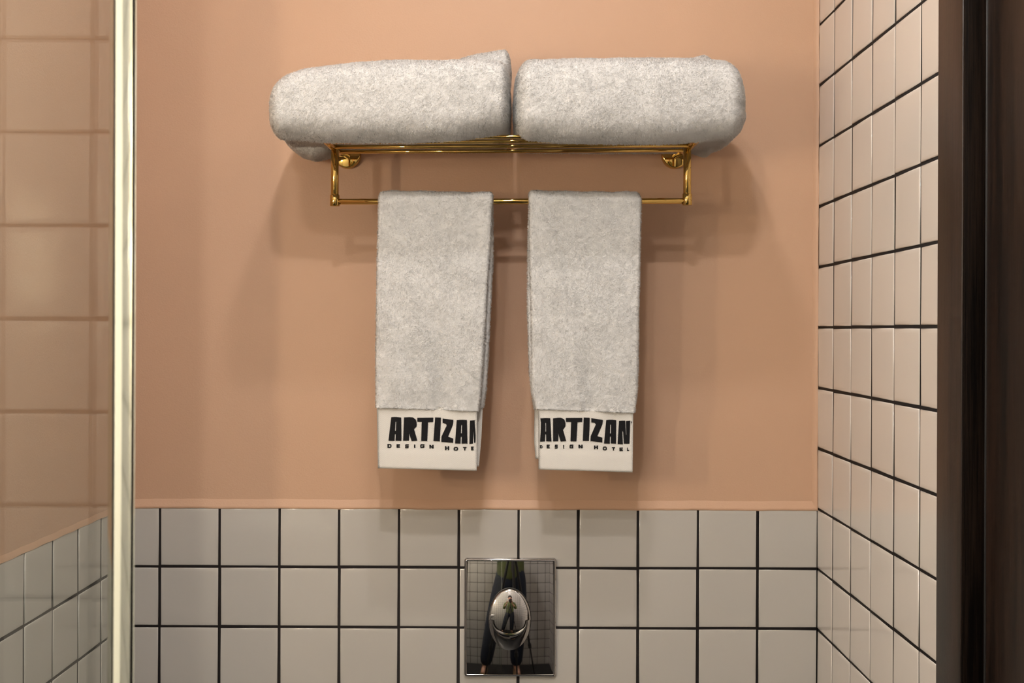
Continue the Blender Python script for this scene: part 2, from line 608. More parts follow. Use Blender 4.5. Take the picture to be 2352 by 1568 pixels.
for p in ge.data.polygons:
    if abs(p.normal.z) > 0.5 or abs(abs(p.normal.y) - 1) < 0.002 and p.area > 0.05 or p.normal.x < -0.5:
        p.use_smooth = False
    else:
        p.material_index = 1
bm = bmesh.new()
box(bm, XL2 + 0.0005, XL2 + 0.018, y0 - 0.006, y0 + t + 0.006, 0.0, z1, 0.001)
from_bm('wall_channel', bm, M['gold'], glass)

# ------------------------------------------------------------------ towel rack
RH = 0.274
RZ = H + 0.2855
rack = thing('towel_rack', 'polished brass wall rack with slatted shelf and towel bar below', 'towel rack', (0, 0, RZ))
MX = -0.0095
WP = 0.135


def tilt(x):   # the rack hangs very slightly out of level against the tiles
    return 0.0045 * (x - MX) / RH * 0.5


for sgn in (-1, 1):
    fc = P(796 if sgn < 0 else 1552, 354.5, 0.012)
    bm = bmesh.new()
    rr = 0.0222
    prof = [(0.004, rr), (-0.0085, rr), (-0.0100, rr - 0.0008), (-0.0108, rr - 0.0026), (-0.0109, 0.0)]
    n = 64
    rings = []
    for (y, r) in prof[:-1]:
        rings.append([bm.verts.new((fc.x + r * math.cos(2 * math.pi * k / n), y, fc.z + r * math.sin(2 * math.pi * k / n))) for k in range(n)])
    for a, b in zip(rings, rings[1:]):
        for k in range(n):
            bm.faces.new((a[k], a[(k + 1) % n], b[(k + 1) % n], b[k]))
    bm.faces.new(rings[-1]); bm.faces.new(rings[0])
    from_bm('wall_flange', bm, M['gold'], rack, angle=60)
    ax = MX + sgn * (RH + 0.0025)
    az = RZ + tilt(ax)
    bm = bmesh.new()
    tube(bm, [(fc.x, -0.008, fc.z), (fc.x, -0.02, fc.z), (fc.x * 0.7 + ax * 0.3, -0.04, fc.z * 0.8 + az * 0.2), (ax * 0.7 + fc.x * 0.3, -0.065, az * .75 + fc.z * .25), (ax, -0.09, az), (ax, -0.15, az), (ax, -0.245, az), (ax, -0.249, az)],
         [0.0065, 0.0065, 0.0065, 0.0065, 0.0065, 0.0065, 0.0065, 0.0045], 32)
    arm = from_bm('support_arm', bm, M['gold'], rack, angle=60)
    tx = P(769 if sgn < 0 else 1578.5, 400, WP)
    tz = P(769 if sgn < 0 else 1578.5, 462.5, WP)
    bm = bmesh.new()
    rod(bm, (tx.x, -WP, az - 0.004), (tx.x, -WP, tz.z + 0.006), 0.0061, n=32)
    from_bm('drop_post', bm, M['gold'], rack, angle=60)
    bm = bmesh.new()
    c0, c1 = P(769, 447, WP), P(769, 473.5, WP)
    if sgn > 0:
        c0, c1 = P(1578.5, 444.5, WP), P(1578.5, 471.5, WP)
    rod(bm, (c0.x, -WP, c0.z), (c0.x, -WP, c1.z), 0.0075, n=32)
    from_bm('bar_socket', bm, M['gold'], rack, angle=60)
for wd in (0.237, 0.195, 0.148, 0.100):
    bm = bmesh.new()
    a = MX - RH; b = MX + RH
    rod(bm, (a, -wd, RZ - 0.002 + tilt(a)), (b, -wd, RZ - 0.002 + tilt(b)), 0.0031, n=24)
    from_bm('shelf_rail', bm, M['gold'], rack, angle=60)
bm = bmesh.new()
a, b = P(772, 463, WP), P(1575, 461.5, WP)
rod(bm, a, b, 0.0045, n=32)
from_bm('towel_bar', bm, M['gold'], rack, angle=60)


# ------------------------------------------------------------------ terry pile
def vnoise(p, seed):
    """3-D value noise, p (n,3) in cells -> (n,)"""
    i = np.floor(p).astype(np.int64)
    f = p - i
    f = f * f * (3 - 2 * f)
    out = np.zeros(len(p))
    for dx in (0, 1):
        for dy in (0, 1):
            for dz in (0, 1):
                h = (i[:, 0] + dx) * 73856093 ^ (i[:, 1] + dy) * 19349663 ^ (i[:, 2] + dz) * 83492791 ^ (seed * 2654435761 % 4294967291)
                h = (h ^ (h >> 13)) * 1274126177 & 0x7fffffff
                h = (h ^ (h >> 16)) & 0xffff
                wgt = (f[:, 0] if dx else 1 - f[:, 0]) * (f[:, 1] if dy else 1 - f[:, 1]) * (f[:, 2] if dz else 1 - f[:, 2])
                out += wgt * (h / 65535.0)
    return out * 2 - 1


def pile(V, F, dens, length, width, seed, keep=None):
    """curled cotton loops standing on the quads F of V; returns verts, quads, tris"""
    rng = np.random.default_rng(seed)
    A, B, C, D = (V[F[:, k]] for k in range(4))
    nrm = np.cross(C - A, D - B)
    ar = np.linalg.norm(nrm, axis=1) / 2
    nrm /= np.maximum(np.linalg.norm(nrm, axis=1), 1e-12)[:, None]
    if keep is not None:
        ar = ar * keep
    ar = ar * np.where(nrm[:, 1] > 0.5, 0.3, 1.0)
    n = int(ar.sum() * dens)
    idx = rng.choice(len(F), n, p=ar / ar.sum())
    s, t = rng.random(n)[:, None], rng.random(n)[:, None]
    p = A[idx] * (1 - s) * (1 - t) + B[idx] * s * (1 - t) + C[idx] * s * t + D[idx] * (1 - s) * t
    N = nrm[idx]
    # clumped lean
    def field(sc, sd):
        return np.stack([vnoise(p / sc, sd + k) for k in range(3)], 1)
    lean = field(0.0050, seed) * 0.35 + field(0.0016, seed + 10) * 0.75 + field(0.03, seed + 20) * 0.2 + rng.normal(0, 0.28, (n, 3))
    d1 = N * 0.6 + lean * 1.2
    d1 /= np.linalg.norm(d1, axis=1)[:, None]
    d2 = N * 0.12 + lean * 1.2 + rng.normal(0, 0.35, (n, 3)) + np.array([0, 0, -0.15])
    d2 /= np.linalg.norm(d2, axis=1)[:, None]
    L = (length * (0.75 + 0.5 * rng.random(n)) * (1 + 0.22 * vnoise(p / 0.012, seed + 33)))[:, None]
    side = np.cross(d1, N + rng.normal(0, 0.35, (n, 3)))
    side /= np.linalg.norm(side, axis=1)[:, None]
    W = (width * (0.7 + 0.6 * rng.random(n)))[:, None] * side * 0.5
    b0 = p - N * 0.0004
    m1 = p + d1 * L * 0.5
    tp = m1 + d2 * L * 0.5
    vv = np.stack([b0 - W, b0 + W, m1 + W, m1 - W, tp], 1).reshape(-1, 3)
    k = np.arange(n)[:, None] * 5
    q = k + np.array([[0, 1, 2, 3]])
    tr = k + np.array([[3, 2, 4]])
    return vv, q, tr, np.repeat(N, 5, axis=0)


def grid_faces(nr, nc, closed=True, off=0):
    F = []
    cc = nc if closed else nc - 1
    i, j = np.meshgrid(np.arange(nr - 1), np.arange(cc), indexing='ij')
    a = i * nc + j
    b = i * nc + (j + 1) % nc
    return np.stack([a, b, b + nc, a + nc], -1).reshape(-1, 4) + off


def orient(V, F):
    """make a closed quad mesh face outward (volume sign)"""
    A, B, C, D = (V[F[:, k]] for k in range(4))
    vol = (np.einsum('ij,ij->i', A, np.cross(B, C)) + np.einsum('ij,ij->i', A, np.cross(C, D))).sum()
    return F if vol > 0 else F[:, ::-1]


def interp(tab, y):
    xs, ys = zip(*tab)
    return float(np.interp(y, xs, ys))


def pile_mesh(name, parts, parent, dens=2.1e6, length=0.0027, width=0.00040, seed=1, mat='terry'):
    """parts: list of (V, F, keepmask or None) closed quad shells"""
    Vs, Fs = [], []
    PV, PQ, PT, PN = [], [], [], []
    off = 0
    for i, (V, F, keep) in enumerate(parts):
        Vs.append(V); Fs.append(F + off); off += len(V)
    pile_off = off
    for i, (V, F, keep) in enumerate(parts):
        v, q, t, nn = pile(V, F, dens, length, width, seed * 100 + i * 7, keep)
        PN.append(nn)
        PV.append(v); PQ.append(q + pile_off); PT.append(t + pile_off)
        pile_off += len(v)
    nF = sum(len(f) for f in Fs)
    BN = []
    for (V, F, keep) in parts:
        vn = np.zeros_like(V)
        fn = np.cross(V[F[:, 2]] - V[F[:, 0]], V[F[:, 3]] - V[F[:, 1]])
        for k in range(4):
            np.add.at(vn, F[:, k], fn)
        BN.append(vn / (np.linalg.norm(vn, axis=1)[:, None] + 1e-12))
    o = np_mesh(name, np.concatenate(Vs + PV), [np.concatenate(Fs)] + PQ + PT, M[mat], parent, smooth_n=nF)
    att = o.data.attributes.new('nap', 'FLOAT_VECTOR', 'POINT')
    att.data.foreach_set('vector', np.concatenate(BN + PN).astype(np.float32).ravel())
    return o


# ------------------------------------------------------------------ hand towels on the bar
def ring_rr(n, hw, ht, r):
    """rounded-rectangle ring, returns list of (a, b) a along width, b along thickness"""
    out = []
    per_side = n // 4
    r = min(r, ht * 0.98, hw * 0.98)
    # long side points dense
    segs = []
    k = per_side
    for i in range(k * 2):
        segs.append((-hw + r + (2 * hw - 2 * r) * i / (k * 2), ht))
    for i in range(5):
        a = math.pi / 2 - math.pi / 2 * i / 5
        segs.append((hw - r + r * math.cos(a), ht - r + r * math.sin(a)))
    segs.append((hw, 0))
    for i in range(5):
        a = -math.pi / 2 * (i + 1) / 5
        segs.append((hw - r + r * math.cos(a), -(ht - r) + r * math.sin(a)))
    for i in range(k * 2):
        segs.append((hw - r - (2 * hw - 2 * r) * i / (k * 2), -ht))
    for i in range(5):
        a = -math.pi / 2 - math.pi / 2 * i / 5
        segs.append((-hw + r + r * math.cos(a), -(ht - r) + r * math.sin(a)))
    segs.append((-hw, 0))
    for i in range(5):
        a = math.pi - math.pi / 2 * (i + 1) / 5
        segs.append((-hw + r + r * math.cos(a), ht - r + r * math.sin(a)))
    return segs


def hand_towel(label, fl, fr, rl, rr_, y_end, tilt_end, y_rear, hem_l, hem_r, hem_bot, rhem_l, rhem_r, rhem_bot, folds, letters, small, zt, seed):
    bar = P((fl[0][1] + fr[0][1]) / 2, 462.5, WP)
    HT = 0.0052
    R = 0.0045 + HT
    root = thing('hand_towel', label, 'towel', (bar.x, -WP, bar.z), 'hand towels hanging from the brass bar')
    st = []      # stations: (w, z, normal(w,z), left px table value, right)
    zf = H - (y_end - VY) / FPX * (DW - WP - R)
    zr = H - (y_rear - VY) / FPX * (DW - WP + R)
    nf = 60
    for i in range(nf):
        z = zf + (bar.z - zf) * i / nf
        py = VY + (H - z) * FPX / (DW - WP - R)
        st.append((WP + R, z, (1, 0), interp(fl, py), interp(fr, py), py, 'f'))
    for i in range(17):
        a = math.pi * i / 16
        py = 440
        x0 = interp(fl, 440) * (1 - i / 16) + interp(rl, 440) * i / 16
        x1 = interp(fr, 440) * (1 - i / 16) + interp(rr_, 440) * i / 16
        st.append((WP + R * math.cos(a), bar.z + R * math.sin(a), (math.cos(a), math.sin(a)), x0, x1, py, 't'))
    for i in range(1, 61):
        z = bar.z + (zr - bar.z) * i / 60
        py = VY + (H - z) * FPX / (DW - WP + R)
        st.append((WP - R, z, (-1, 0), interp(rl, py), interp(rr_, py), py, 'r'))
    V = []
    nring = None
    for si, (wd, z, nv, xl, xr, py, kind) in enumerate(st):
        zc = (DW - wd) / FPX
        sh = (py - VY) * ROLL * 0  # px tables are read off level rows
        X0 = (xl - VX + (py - VY) * math.sin(ROLL)) * zc
        X1 = (xr - VX + (py - VY) * math.sin(ROLL)) * zc
        ring = ring_rr(88, (X1 - X0) / 2, HT, 0.0048)
        nring = len(ring)
        tend = min(1, max(0, (py - 800) / 140)) if kind == 'f' else 0
        for (a, b) in ring:
            u = (a / ((X1 - X0) / 2) + 1) / 2
            fz = 0
            fw = 0
            if kind == 'f':
                for (uc, us, amp, ya, yb) in folds:
                    k = min(1, max(0, (py - ya) / (yb - ya)))
                    fw += amp * k * math.exp(-((u - uc) / us) ** 2)
                fz = -tilt_end * u * tend / FPX * (DW - WP)
            ripple = 0.0006 * math.sin(u * 23 + z * 30 + seed) + 0.0005 * math.sin(z * 90 + u * 7 + seed)
            ww = wd + nv[0] * (b + ripple) + fw
            zz = z + nv[1] * (b + ripple) + fz
            # top line sags a little towards the right
            if kind == 't' or py < 480:
                zz -= 0.0022 * max(0, u - 0.45) * (1 if kind == 't' else max(0, (480 - py) / 40))
            V.append(((X0 + X1) / 2 + a, -ww, zz))
    V = np.array(V)
    F = grid_faces(len(st), nring)
    # caps: fan via centre strip
    caps = []
    for base in (0, (len(st) - 1) * nring):
        half = nring // 2
        for k in range(half - 1):
            caps.append((base + k, base + k + 1, base + nring - 2 - k, base + nring - 1 - k))
    F = orient(V, np.concatenate([F, np.array(caps)]))
    pile_mesh('terry_cloth', [(V, F, None)], root, seed=seed)

    # flat woven hems
    def hem(lt, rt, top, bot, wc, tz, nm, ht=0.0022, tlt=0.0):
        rows = 40
        Vh = []
        nr = None
        for i in range(rows + 1):
            s = i / rows
            py0 = top + (bot - top) * s
            xl, xr = interp(lt, py0), interp(rt, py0)
            hh = ht * (1.0 + 0.35 * (0.5 + 0.5 * math.tanh((s - 0.72) * 30)) - (0.55 if i == rows else 0.0))
            ring = ring_rr(72, (xr - xl) / 2, hh, 0.002)
            # ring in px for width
            nr = len(ring)
            for (a, b) in ring:
                sc = FPX / (DW - wc)
                hw = (xr - xl) / 2
                u = (a / hw + 1) / 2
                py = py0 + tlt * u * s + tz * u * (1 - s) * 0.6
                wv = hem_wave(u, py0)
                V3 = P((xl + xr) / 2 + a, py, wc + b + wv)
                Vh.append(tuple(V3))
        Vh = np.array(Vh)
        Fh = grid_faces(rows + 1, nr)
        caps = []
        for base in (0, rows * nr):
            half = nr // 2
            for k in range(half - 1):
                caps.append((base + k, base + k + 1, base + nr - 2 - k, base + nr - 1 - k))
        Fh = orient(Vh, np.concatenate([Fh, np.array(caps)]))
        return np_mesh(nm, Vh, [Fh], M['weave'], root)

    def hem_wave(u, py):
        k = min(1, max(0, (py - 940) / 140))
        return 0.0016 * k * math.sin(u * 5.5 + seed) + 0.0006 * math.sin(u * 14 + seed * 2) * k
    WC = WP + R - 0.0008
    hb = hem(hem_l, hem_r, y_end - 4, hem_bot[0], WC, tilt_end, 'hem_band', tlt=hem_bot[1])
    hem(rhem_l, rhem_r, y_rear - 4, rhem_bot, WP - R, 0, 'hem_band')

    # embroidery, raised thread blocks on the hem
    bm = bmesh.new()
    fx, fy, sc = zt
    wsurf = WC + 0.0022

    def stitch(poly, mid=None):
        pts = [(fx + a * sc, fy + b * sc) for a, b in poly]
        # ragged stitch edges
        dense = []
        for k in range(len(pts)):
            a, b = pts[k], pts[(k + 1) % len(pts)]
            L = math.hypot(b[0] - a[0], b[1] - a[1])
            nn = max(1, int(L / 1.3))
            for q in range(nn):
                t = q / nn
                j = 0.25 if (q % 2) else -0.25
                nx, ny = -(b[1] - a[1]) / max(L, 1e-6), (b[0] - a[0]) / max(L, 1e-6)
                jj = j if 0 < q < nn - 1 and abs(b[1] - a[1]) > abs(b[0] - a[0]) * 0.6 and L > 6 else 0
                dense.append((a[0] + (b[0] - a[0]) * t + nx * jj, a[1] + (b[1] - a[1]) * t + ny * jj))
        lay = []
        for dw in (-0.0006, 0.0009):
            ring = []
            for (px, py) in dense:
                xl, xr = interp(hem_l, py), interp(hem_r, py)
                u = (px - xl) / (xr - xl)
                wv = hem_wave(u, py)
                curl = 0.0025 * max(0, (u - 0.975) / 0.025) ** 2
                ring.append(bm.verts.new(P(px, py, wsurf + wv + dw - curl)))
            lay.append(ring)
        n = len(dense)
        try:
            for tri3 in tessellate_polygon([[Vector((q[0], q[1], 0)) for q in dense]]):
                bm.faces.new([lay[1][q] for q in tri3])
            for k in range(n):
                bm.faces.new((lay[0][k], lay[0][(k + 1) % n], lay[1][(k + 1) % n], lay[1][k]))
        except ValueError:
            pass
    for poly in letters:
        stitch(poly)
    # small line set in a wide bold face
    for ch, x0, x1, yc, hh in small:
        for poly in small_glyph(ch):
            stitch([(x0 + (x1 - x0) * a, yc + hh * (0.5 - b)) for a, b in poly])
    bmesh.ops.triangulate(bm, faces=[f for f in bm.faces if len(f.verts) > 4])
    from_bm('embroidered_lettering', bm, M['thread'], hb, smooth=False)
    hb.children[0].matrix_parent_inverse = hb.matrix_parent_inverse.copy()
    hb.children[0].matrix_parent_inverse = Matrix.Identity(4)
    return root


def small_glyph(ch):
    """chunky wide capitals as unions of bars in a unit cell (x right, y up)"""
    t = 0.36
    v = lambda x: [(x, 0), (x + t, 0), (x + t, 1), (x, 1)]
    hbar = lambda y, a=0.0, b=1.0: [(a, y), (b, y), (b, y + t * 0.85), (a, y + t * 0.85)]
    if ch == 'D':
        return [v(0.0), [(0.25, 0), (0.7, 0), (0.95, 0.2), (0.95, 0.3), (0.25, 0.25)], [(0.25, 0.75), (0.95, 0.7), (0.95, 0.8), (0.7, 1), (0.25, 1)], [(0.7, 0.15), (1, 0.25), (1, 0.75), (0.7, 0.85)]]
    if ch == 'E':
        return [v(0.0), hbar(0), hbar(0.375, 0, 0.9), hbar(0.745)]
    if ch == 'S':
        return [hbar(0, 0, 0.9), hbar(0.375, 0.05, 0.95), hbar(0.745, 0.1, 1.0), [(0, 0.45), (0.3, 0.45), (0.3, 0.95), (0.08, 0.95)], [(0.7, 0.05), (0.92, 0.05), (1, 0.55), (0.7, 0.55)]]
    if ch == 'I':
        return [[(0.1, 0), (0.9, 0), (0.9, 1), (0.1, 1)]]
    if ch == 'G':
        return [hbar(0, 0.1, 0.95), hbar(0.745, 0.1, 1.0), [(0, 0.15), (0.3, 0.1), (0.3, 0.9), (0, 0.85)], [(0.7, 0.0), (0.97, 0.0), (0.97, 0.5), (0.7, 0.5)], hbar(0.38, 0.5, 0.97)]
    if ch == 'N':
        return [v(0.0), v(0.7), [(0.0, 1), (0.35, 1), (1.0, 0), (0.65, 0)]]
    if ch == 'H':
        return [v(0.0), v(0.7), hbar(0.37)]
    if ch == 'O':
        return [hbar(0, 0.15, 0.85), hbar(0.745, 0.15, 0.85), [(0, 0.2), (0.3, 0.05), (0.3, 0.95), (0, 0.8)], [(0.7, 0.05), (1, 0.2), (1, 0.8), (0.7, 0.95)]]
    if ch == 'T':
        return [hbar(0.72), [(0.33, 0), (0.67, 0), (0.67, 0.9), (0.33, 0.9)]]
    if ch == 'L':
        return [v(0.0), hbar(0)]
    return []


L_letters = [
    [(190, 180), (294, 175), (268, 740), (125, 735)], [(310, 175), (425, 188), (430, 740), (290, 735)],
    [(240, 177), (345, 179), (345, 290), (240, 290)], [(235, 500), (345, 500), (345, 580), (235, 580)],
    [(490, 185), (630, 180), (606, 735), (468, 735)],
    [(600, 178), (700, 185), (770, 240), (790, 330), (785, 400), (722, 460), (600, 470)],
    [(600, 440), (725, 455), (803, 735), (670, 745), (622, 600)],
    [(800, 195), (1178, 190), (1172, 300), (1055, 300), (1035, 745), (893, 740), (905, 295), (803, 290)],
    [(1222, 185), (1358, 190), (1350, 400), (1330, 750), (1180, 742), (1205, 400)],
    [(1395, 212), (1652, 245), (1640, 350), (1525, 640), (1648, 682), (1645, 785), (1365, 760), (1368, 640), (1490, 380), (1480, 345), (1395, 310)],
    [(1728, 250), (1838, 242), (1816, 800), (1688, 798)], [(1856, 242), (1968, 248), (1980, 802), (1842, 800)],
    [(1790, 243), (1900, 243), (1900, 362), (1790, 362)], [(1780, 560), (1900, 560), (1900, 640), (1780, 640)],
    [(2038, 260), (2125, 257), (2110, 800), (2025, 810)], [(2100, 256), (2190, 250), (2170, 780), (2138, 785)],
    [(2070, 258), (2150, 254), (2150, 420), (2085, 420)],
]
L_small = [('D', 100, 195, 855, 92), ('E', 315, 395, 858, 78), ('S', 515, 600, 865, 88), ('I', 722, 760, 862, 78), ('G', 870, 970, 862, 84),
           ('N', 1085, 1180, 872, 84), ('H', 1452, 1545, 908, 92), ('O', 1655, 1760, 925, 84), ('T', 1875, 1960, 922, 80), ('E', 2065, 2125, 918, 86)]
R_letters = [
    [(155, 200), (266, 195), (274, 400), (262, 720), (150, 725), (165, 500), (170, 300)],
    [(285, 195), (380, 195), (390, 350), (408, 720), (288, 718)],
    [(230, 192), (330, 192), (330, 300), (230, 300)], [(240, 497), (330, 497), (330, 562), (240, 562)],
    [(443, 200), (575, 185), (560, 715), (443, 718)],
    [(540, 185), (620, 185), (700, 225), (725, 310), (722, 380), (668, 455), (540, 470)],
    [(545, 440), (668, 460), (740, 712), (615, 722), (575, 590)],
    [(730, 190), (1103, 188), (1098, 282), (993, 288), (970, 718), (835, 715), (850, 285), (735, 280)],
    [(1133, 180), (1270, 187), (1265, 400), (1250, 710), (1112, 708), (1125, 400)],
    [(1303, 195), (1568, 235), (1555, 330), (1440, 600), (1556, 635), (1552, 742), (1285, 712), (1290, 600), (1405, 340), (1380, 300), (1303, 290)],
    [(1640, 238), (1732, 230), (1720, 770), (1590, 765)], [(1750, 230), (1865, 240), (1862, 770), (1742, 765)],
    [(1690, 230), (1800, 230), (1800, 342), (1690, 342)], [(1680, 540), (1790, 540), (1790, 610), (1680, 610)],
    [(1928, 255), (2015, 250), (2002, 470), (2015, 785), (1895, 778)],
    [(1990, 252), (2068, 250), (2082, 560), (2130, 600), (2120, 770), (2035, 770), (2020, 500), (1995, 480)],
    [(2084, 258), (2182, 250), (2163, 770), (2085, 772), (2092, 560)],
    [(2196, 275), (2222, 268), (2206, 330)],
]
R_small = [('D', 148, 205, 838, 70), ('E', 300, 368, 835, 80), ('S', 480, 548, 838, 84), ('I', 668, 696, 838, 78), ('G', 815, 900, 835, 80),
           ('N', 1015, 1105, 832, 78), ('H', 1365, 1450, 852, 84), ('O', 1563, 1655, 878, 80), ('T', 1768, 1840, 888, 78), ('E', 1938, 2015, 898, 78), ('L', 2108, 2155, 895, 76)]

hand_towel('left hand towel on the brass bar, its last embroidered letters cut off by the fold',
           [(430, 871), (600, 867), (800, 864), (945, 864)], [(430, 1132), (553, 1126), (650, 1119), (780, 1112), (897, 1104), (945, 1098)],
           [(430, 876), (700, 880), (945, 885)], [(430, 1132), (600, 1132), (668, 1128), (800, 1122), (897, 1116), (945, 1109)],
           936, 8, 936, [(930, 865), (960, 866), (1085, 868)], [(930, 1095.5), (1085, 1095)], (1075, 6),
           [(930, 885), (1085, 885)], [(930, 1109), (1000, 1106), (1060, 1101), (1085, 1099)], 1071,
           [(0.62, 0.10, -0.004, 700, 900), (0.15, 0.12, 0.002, 650, 900)], L_letters, L_small, (880, 940, 230 / 2352), 5)
hand_towel('right hand towel on the brass bar, its black embroidered wording complete',
           [(430, 1216), (600, 1217), (700, 1220), (897, 1222), (945, 1232)], [(430, 1473), (520, 1471), (700, 1467), (850, 1465), (897, 1462), (945, 1457)],
           [(430, 1216), (550, 1213), (700, 1212), (850, 1216), (900, 1221), (945, 1228)], [(430, 1462), (945, 1440)],
           938, 8, 938, [(930, 1236), (1085, 1237)], [(930, 1454.5), (1085, 1453)], (1078, 6.5),
           [(930, 1228), (1010, 1226.5), (1055, 1230)], [(930, 1440), (1085, 1440)], 1053,
           [(0.55, 0.09, -0.004, 700, 900), (0.85, 0.10, 0.002, 650, 900)], R_letters, R_small, (1225, 940, 240 / 2352), 6)


# ------------------------------------------------------------------ folded bath towels on the shelf
def blob(top, bot, x0, x1, wf, wb, cap0=0.03, cap1=0.03, n_exp=3.2, seed=0, nx=150, nr=96, zref=1.80, lump=0.0022, front_shift=0.0, rest=False):
    """folded towel body: cross-section swept along x; top / bot are silhouette heights (px tables)"""
    V = []
    X0 = (x0 - VX) / FPX * zref
    X1 = (x1 - VX) / FPX * zref
    rng = np.random.default_rng(seed)
    for i in range(nx + 1):
        # cosine spacing near ends
        t = i / nx
        px = x0 + (x1 - x0) * t
        x = X0 + (X1 - X0) * t
        s = 1.0
        d0, d1 = x - X0, X1 - x
        if d0 < cap0:
            s = min(s, max(0.0, 1 - (1 - d0 / cap0) ** 2.6) ** (1 / 2.6))
        if d1 < cap1:
            s = min(s, max(0.0, 1 - (1 - d1 / cap1) ** 2.6) ** (1 / 2.6))
        s = max(s, 0.04)
        roll = (px - VX) * math.sin(ROLL)
        zt = H - (interp(top, px) - VY - roll) / FPX * (zref - (0.055 if rest else 0))
        zb = H - (interp(bot, px) - VY - roll + (6 if rest else 0)) / FPX * (DW - wf + 0.012)
        zc = (zt + zb) / 2
        hz = (zt - zb) / 2
        wfv = wf if not isinstance(wf, (list, tuple)) else interp(wf, px)
        wc = (wfv + wb) / 2
        hw = (wfv - wb) / 2
        for k in range(nr):
            a = 2 * math.pi * k / nr
            ca, sa = math.cos(a), math.sin(a)
            e = 2 / n_exp
            cx = math.copysign(abs(ca) ** e, ca)
            sz = math.copysign(abs(sa) ** e, sa)
            V.append((x, -(wc + hw * cx * (0.35 + 0.65 * s) + front_shift * cx * (-sz)), zc + hz * sz * (s if s < 1 else 1)))
    V = np.array(V)
    F = grid_faces(nx + 1, nr)
    caps = []
    for base in (0, nx * nr):
        half = nr // 2
        for k in range(half - 1):
            caps.append((base + k, base + k + 1, base + nr - 2 - k, base + nr - 1 - k))
    F = orient(V, np.concatenate([F, np.array(caps)]))
    nv = vnoise(V / 0.045, seed) * lump + vnoise(V / 0.018, seed + 5) * lump * 0.45
    C = V.mean(0)
    dr = V - C
    dr[:, 0] = 0
    dr /= np.linalg.norm(dr, axis=1)[:, None] + 1e-9
    V = V + dr * nv[:, None]
    if rest:
        wv = -V[:, 1]
        k = np.clip((wv - 0.238) / 0.016, 0, 1)
        k = k * k * (3 - 2 * k)
        floor_z = (RZ + 0.0045) * (1 - k) + (RZ - 0.03) * k
        V[:, 2] = np.maximum(V[:, 2], floor_z)
    return V, F, None


def bath_towel(label, shells, seed):
    V0 = shells[0][0]
    c = V0.mean(0)
    root = thing('bath_towel', label, 'towel', (float(c[0]), float(c[1]), float(V0[:, 2].min())), 'folded bath towels on the rack shelf')
    pile_mesh('terry_cloth', shells, root, dens=2.1e6, length=0.0030, width=0.00042, seed=seed)
    return root


ZB = 327
Lt = [(640, 205), (655, 196), (690, 172), (720, 160), (761, 156), (822, 148), (921, 141), (1055, 142), (1109, 141), (1157, 147), (1180, 158)]
Lb = [(640, 305), (660, 312), (707, 317), (750, 322), (841, 324), (948, 323), (1055, 316), (1136, 302), (1178, 290)]
Rt = [(1172, 156), (1204, 144), (1230, 140), (1337, 137), (1445, 136), (1592, 136), (1640, 143), (1664, 156), (1690, 190)]
Rb = [(1172, 304), (1185, 314), (1262, 322), (1391, 326), (1471, 327), (1579, 320), (1660, 311), (1692, 303)]
bath_towel('folded white bath towel on the left of the shelf, its inner corner poking up',
           [blob(Lt, Lb, 643, 1169, 0.290, 0.03, 0.026, 0.014, 3.6, seed=21, rest=True),
            blob([(1030, 142), (1080, 137), (1109, 131), (1157, 123), (1170, 131), (1180, 150)], [(1030, 200), (1180, 200)], 1030, 1170, 0.16, 0.05, 0.05, 0.010, 2.6, seed=22, nx=60, nr=60, zref=1.865, lump=.001),
            blob([(655, 300), (760, 318)], [(655, 330), (690, 352), (720, 361), (745, 355), (775, 346)], 655, 772, 0.10, 0.02, 0.03, 0.03, 2.5, seed=23, nx=60, nr=60, zref=1.90, lump=.0015)], 8)
bath_towel('folded white bath towel on the right of the shelf, loose fold at its outer end',
           [blob(Rt, Rb, 1179, 1688, 0.290, 0.03, 0.026, 0.032, 3.6, seed=31, rest=True),
            blob([(1560, 145), (1611, 133), (1640, 150)], [(1560, 200), (1640, 200)], 1545, 1640, 0.15, 0.05, 0.03, 0.02, 2.6, seed=32, nx=50, nr=50, zref=1.865, lump=.001),
            blob([(1650, 250), (1690, 246), (1702, 256)], [(1650, 300), (1690, 296), (1702, 285)], 1640, 1702, 0.16, 0.06, 0.02, 0.016, 2.3, seed=33, nx=50, nr=50, zref=1.86, lump=.001),
            blob([(1570, 310), (1660, 300)], [(1570, 335), (1600, 342), (1624, 351), (1640, 336), (1664, 312)], 1570, 1664, 0.11, 0.02, 0.03, 0.02, 2.5, seed=34, nx=60, nr=60, zref=1.89, lump=.001)], 9)

# ------------------------------------------------------------------ flush plate
pl, pr, pt_, pb = 1065.5, 1278.0, 1282.0, 1554.5
A = P(pl, (pt_ + pb) / 2, 0.008); B = P(pr, (pt_ + pb) / 2, 0.008)
PX = (A.x + B.x) / 2
HWp = (B.x - A.x) / 2
PZ = (P(1171, pt_, 0.008).z + P(1171, pb, 0.008).z) / 2
HHp = (P(1171, pt_, 0.008).z - P(1171, pb, 0.008).z) / 2
plate = thing('flush_plate', 'rectangular polished chrome toilet flush plate with an oval two-part button', 'flush plate', (PX, 0, PZ))


def rr_outline(hw, hh, r, n=10):
    out = []
    for cx, cz, a0 in ((hw - r, hh - r, 0), (-hw + r, hh - r, 90), (-hw + r, -hh + r, 180), (hw - r, -hh + r, 270)):
        for i in range(n + 1):
            a = math.radians(a0 + 90 * i / n)
            out.append((cx + r * math.cos(a), cz + r * math.sin(a)))
    return out


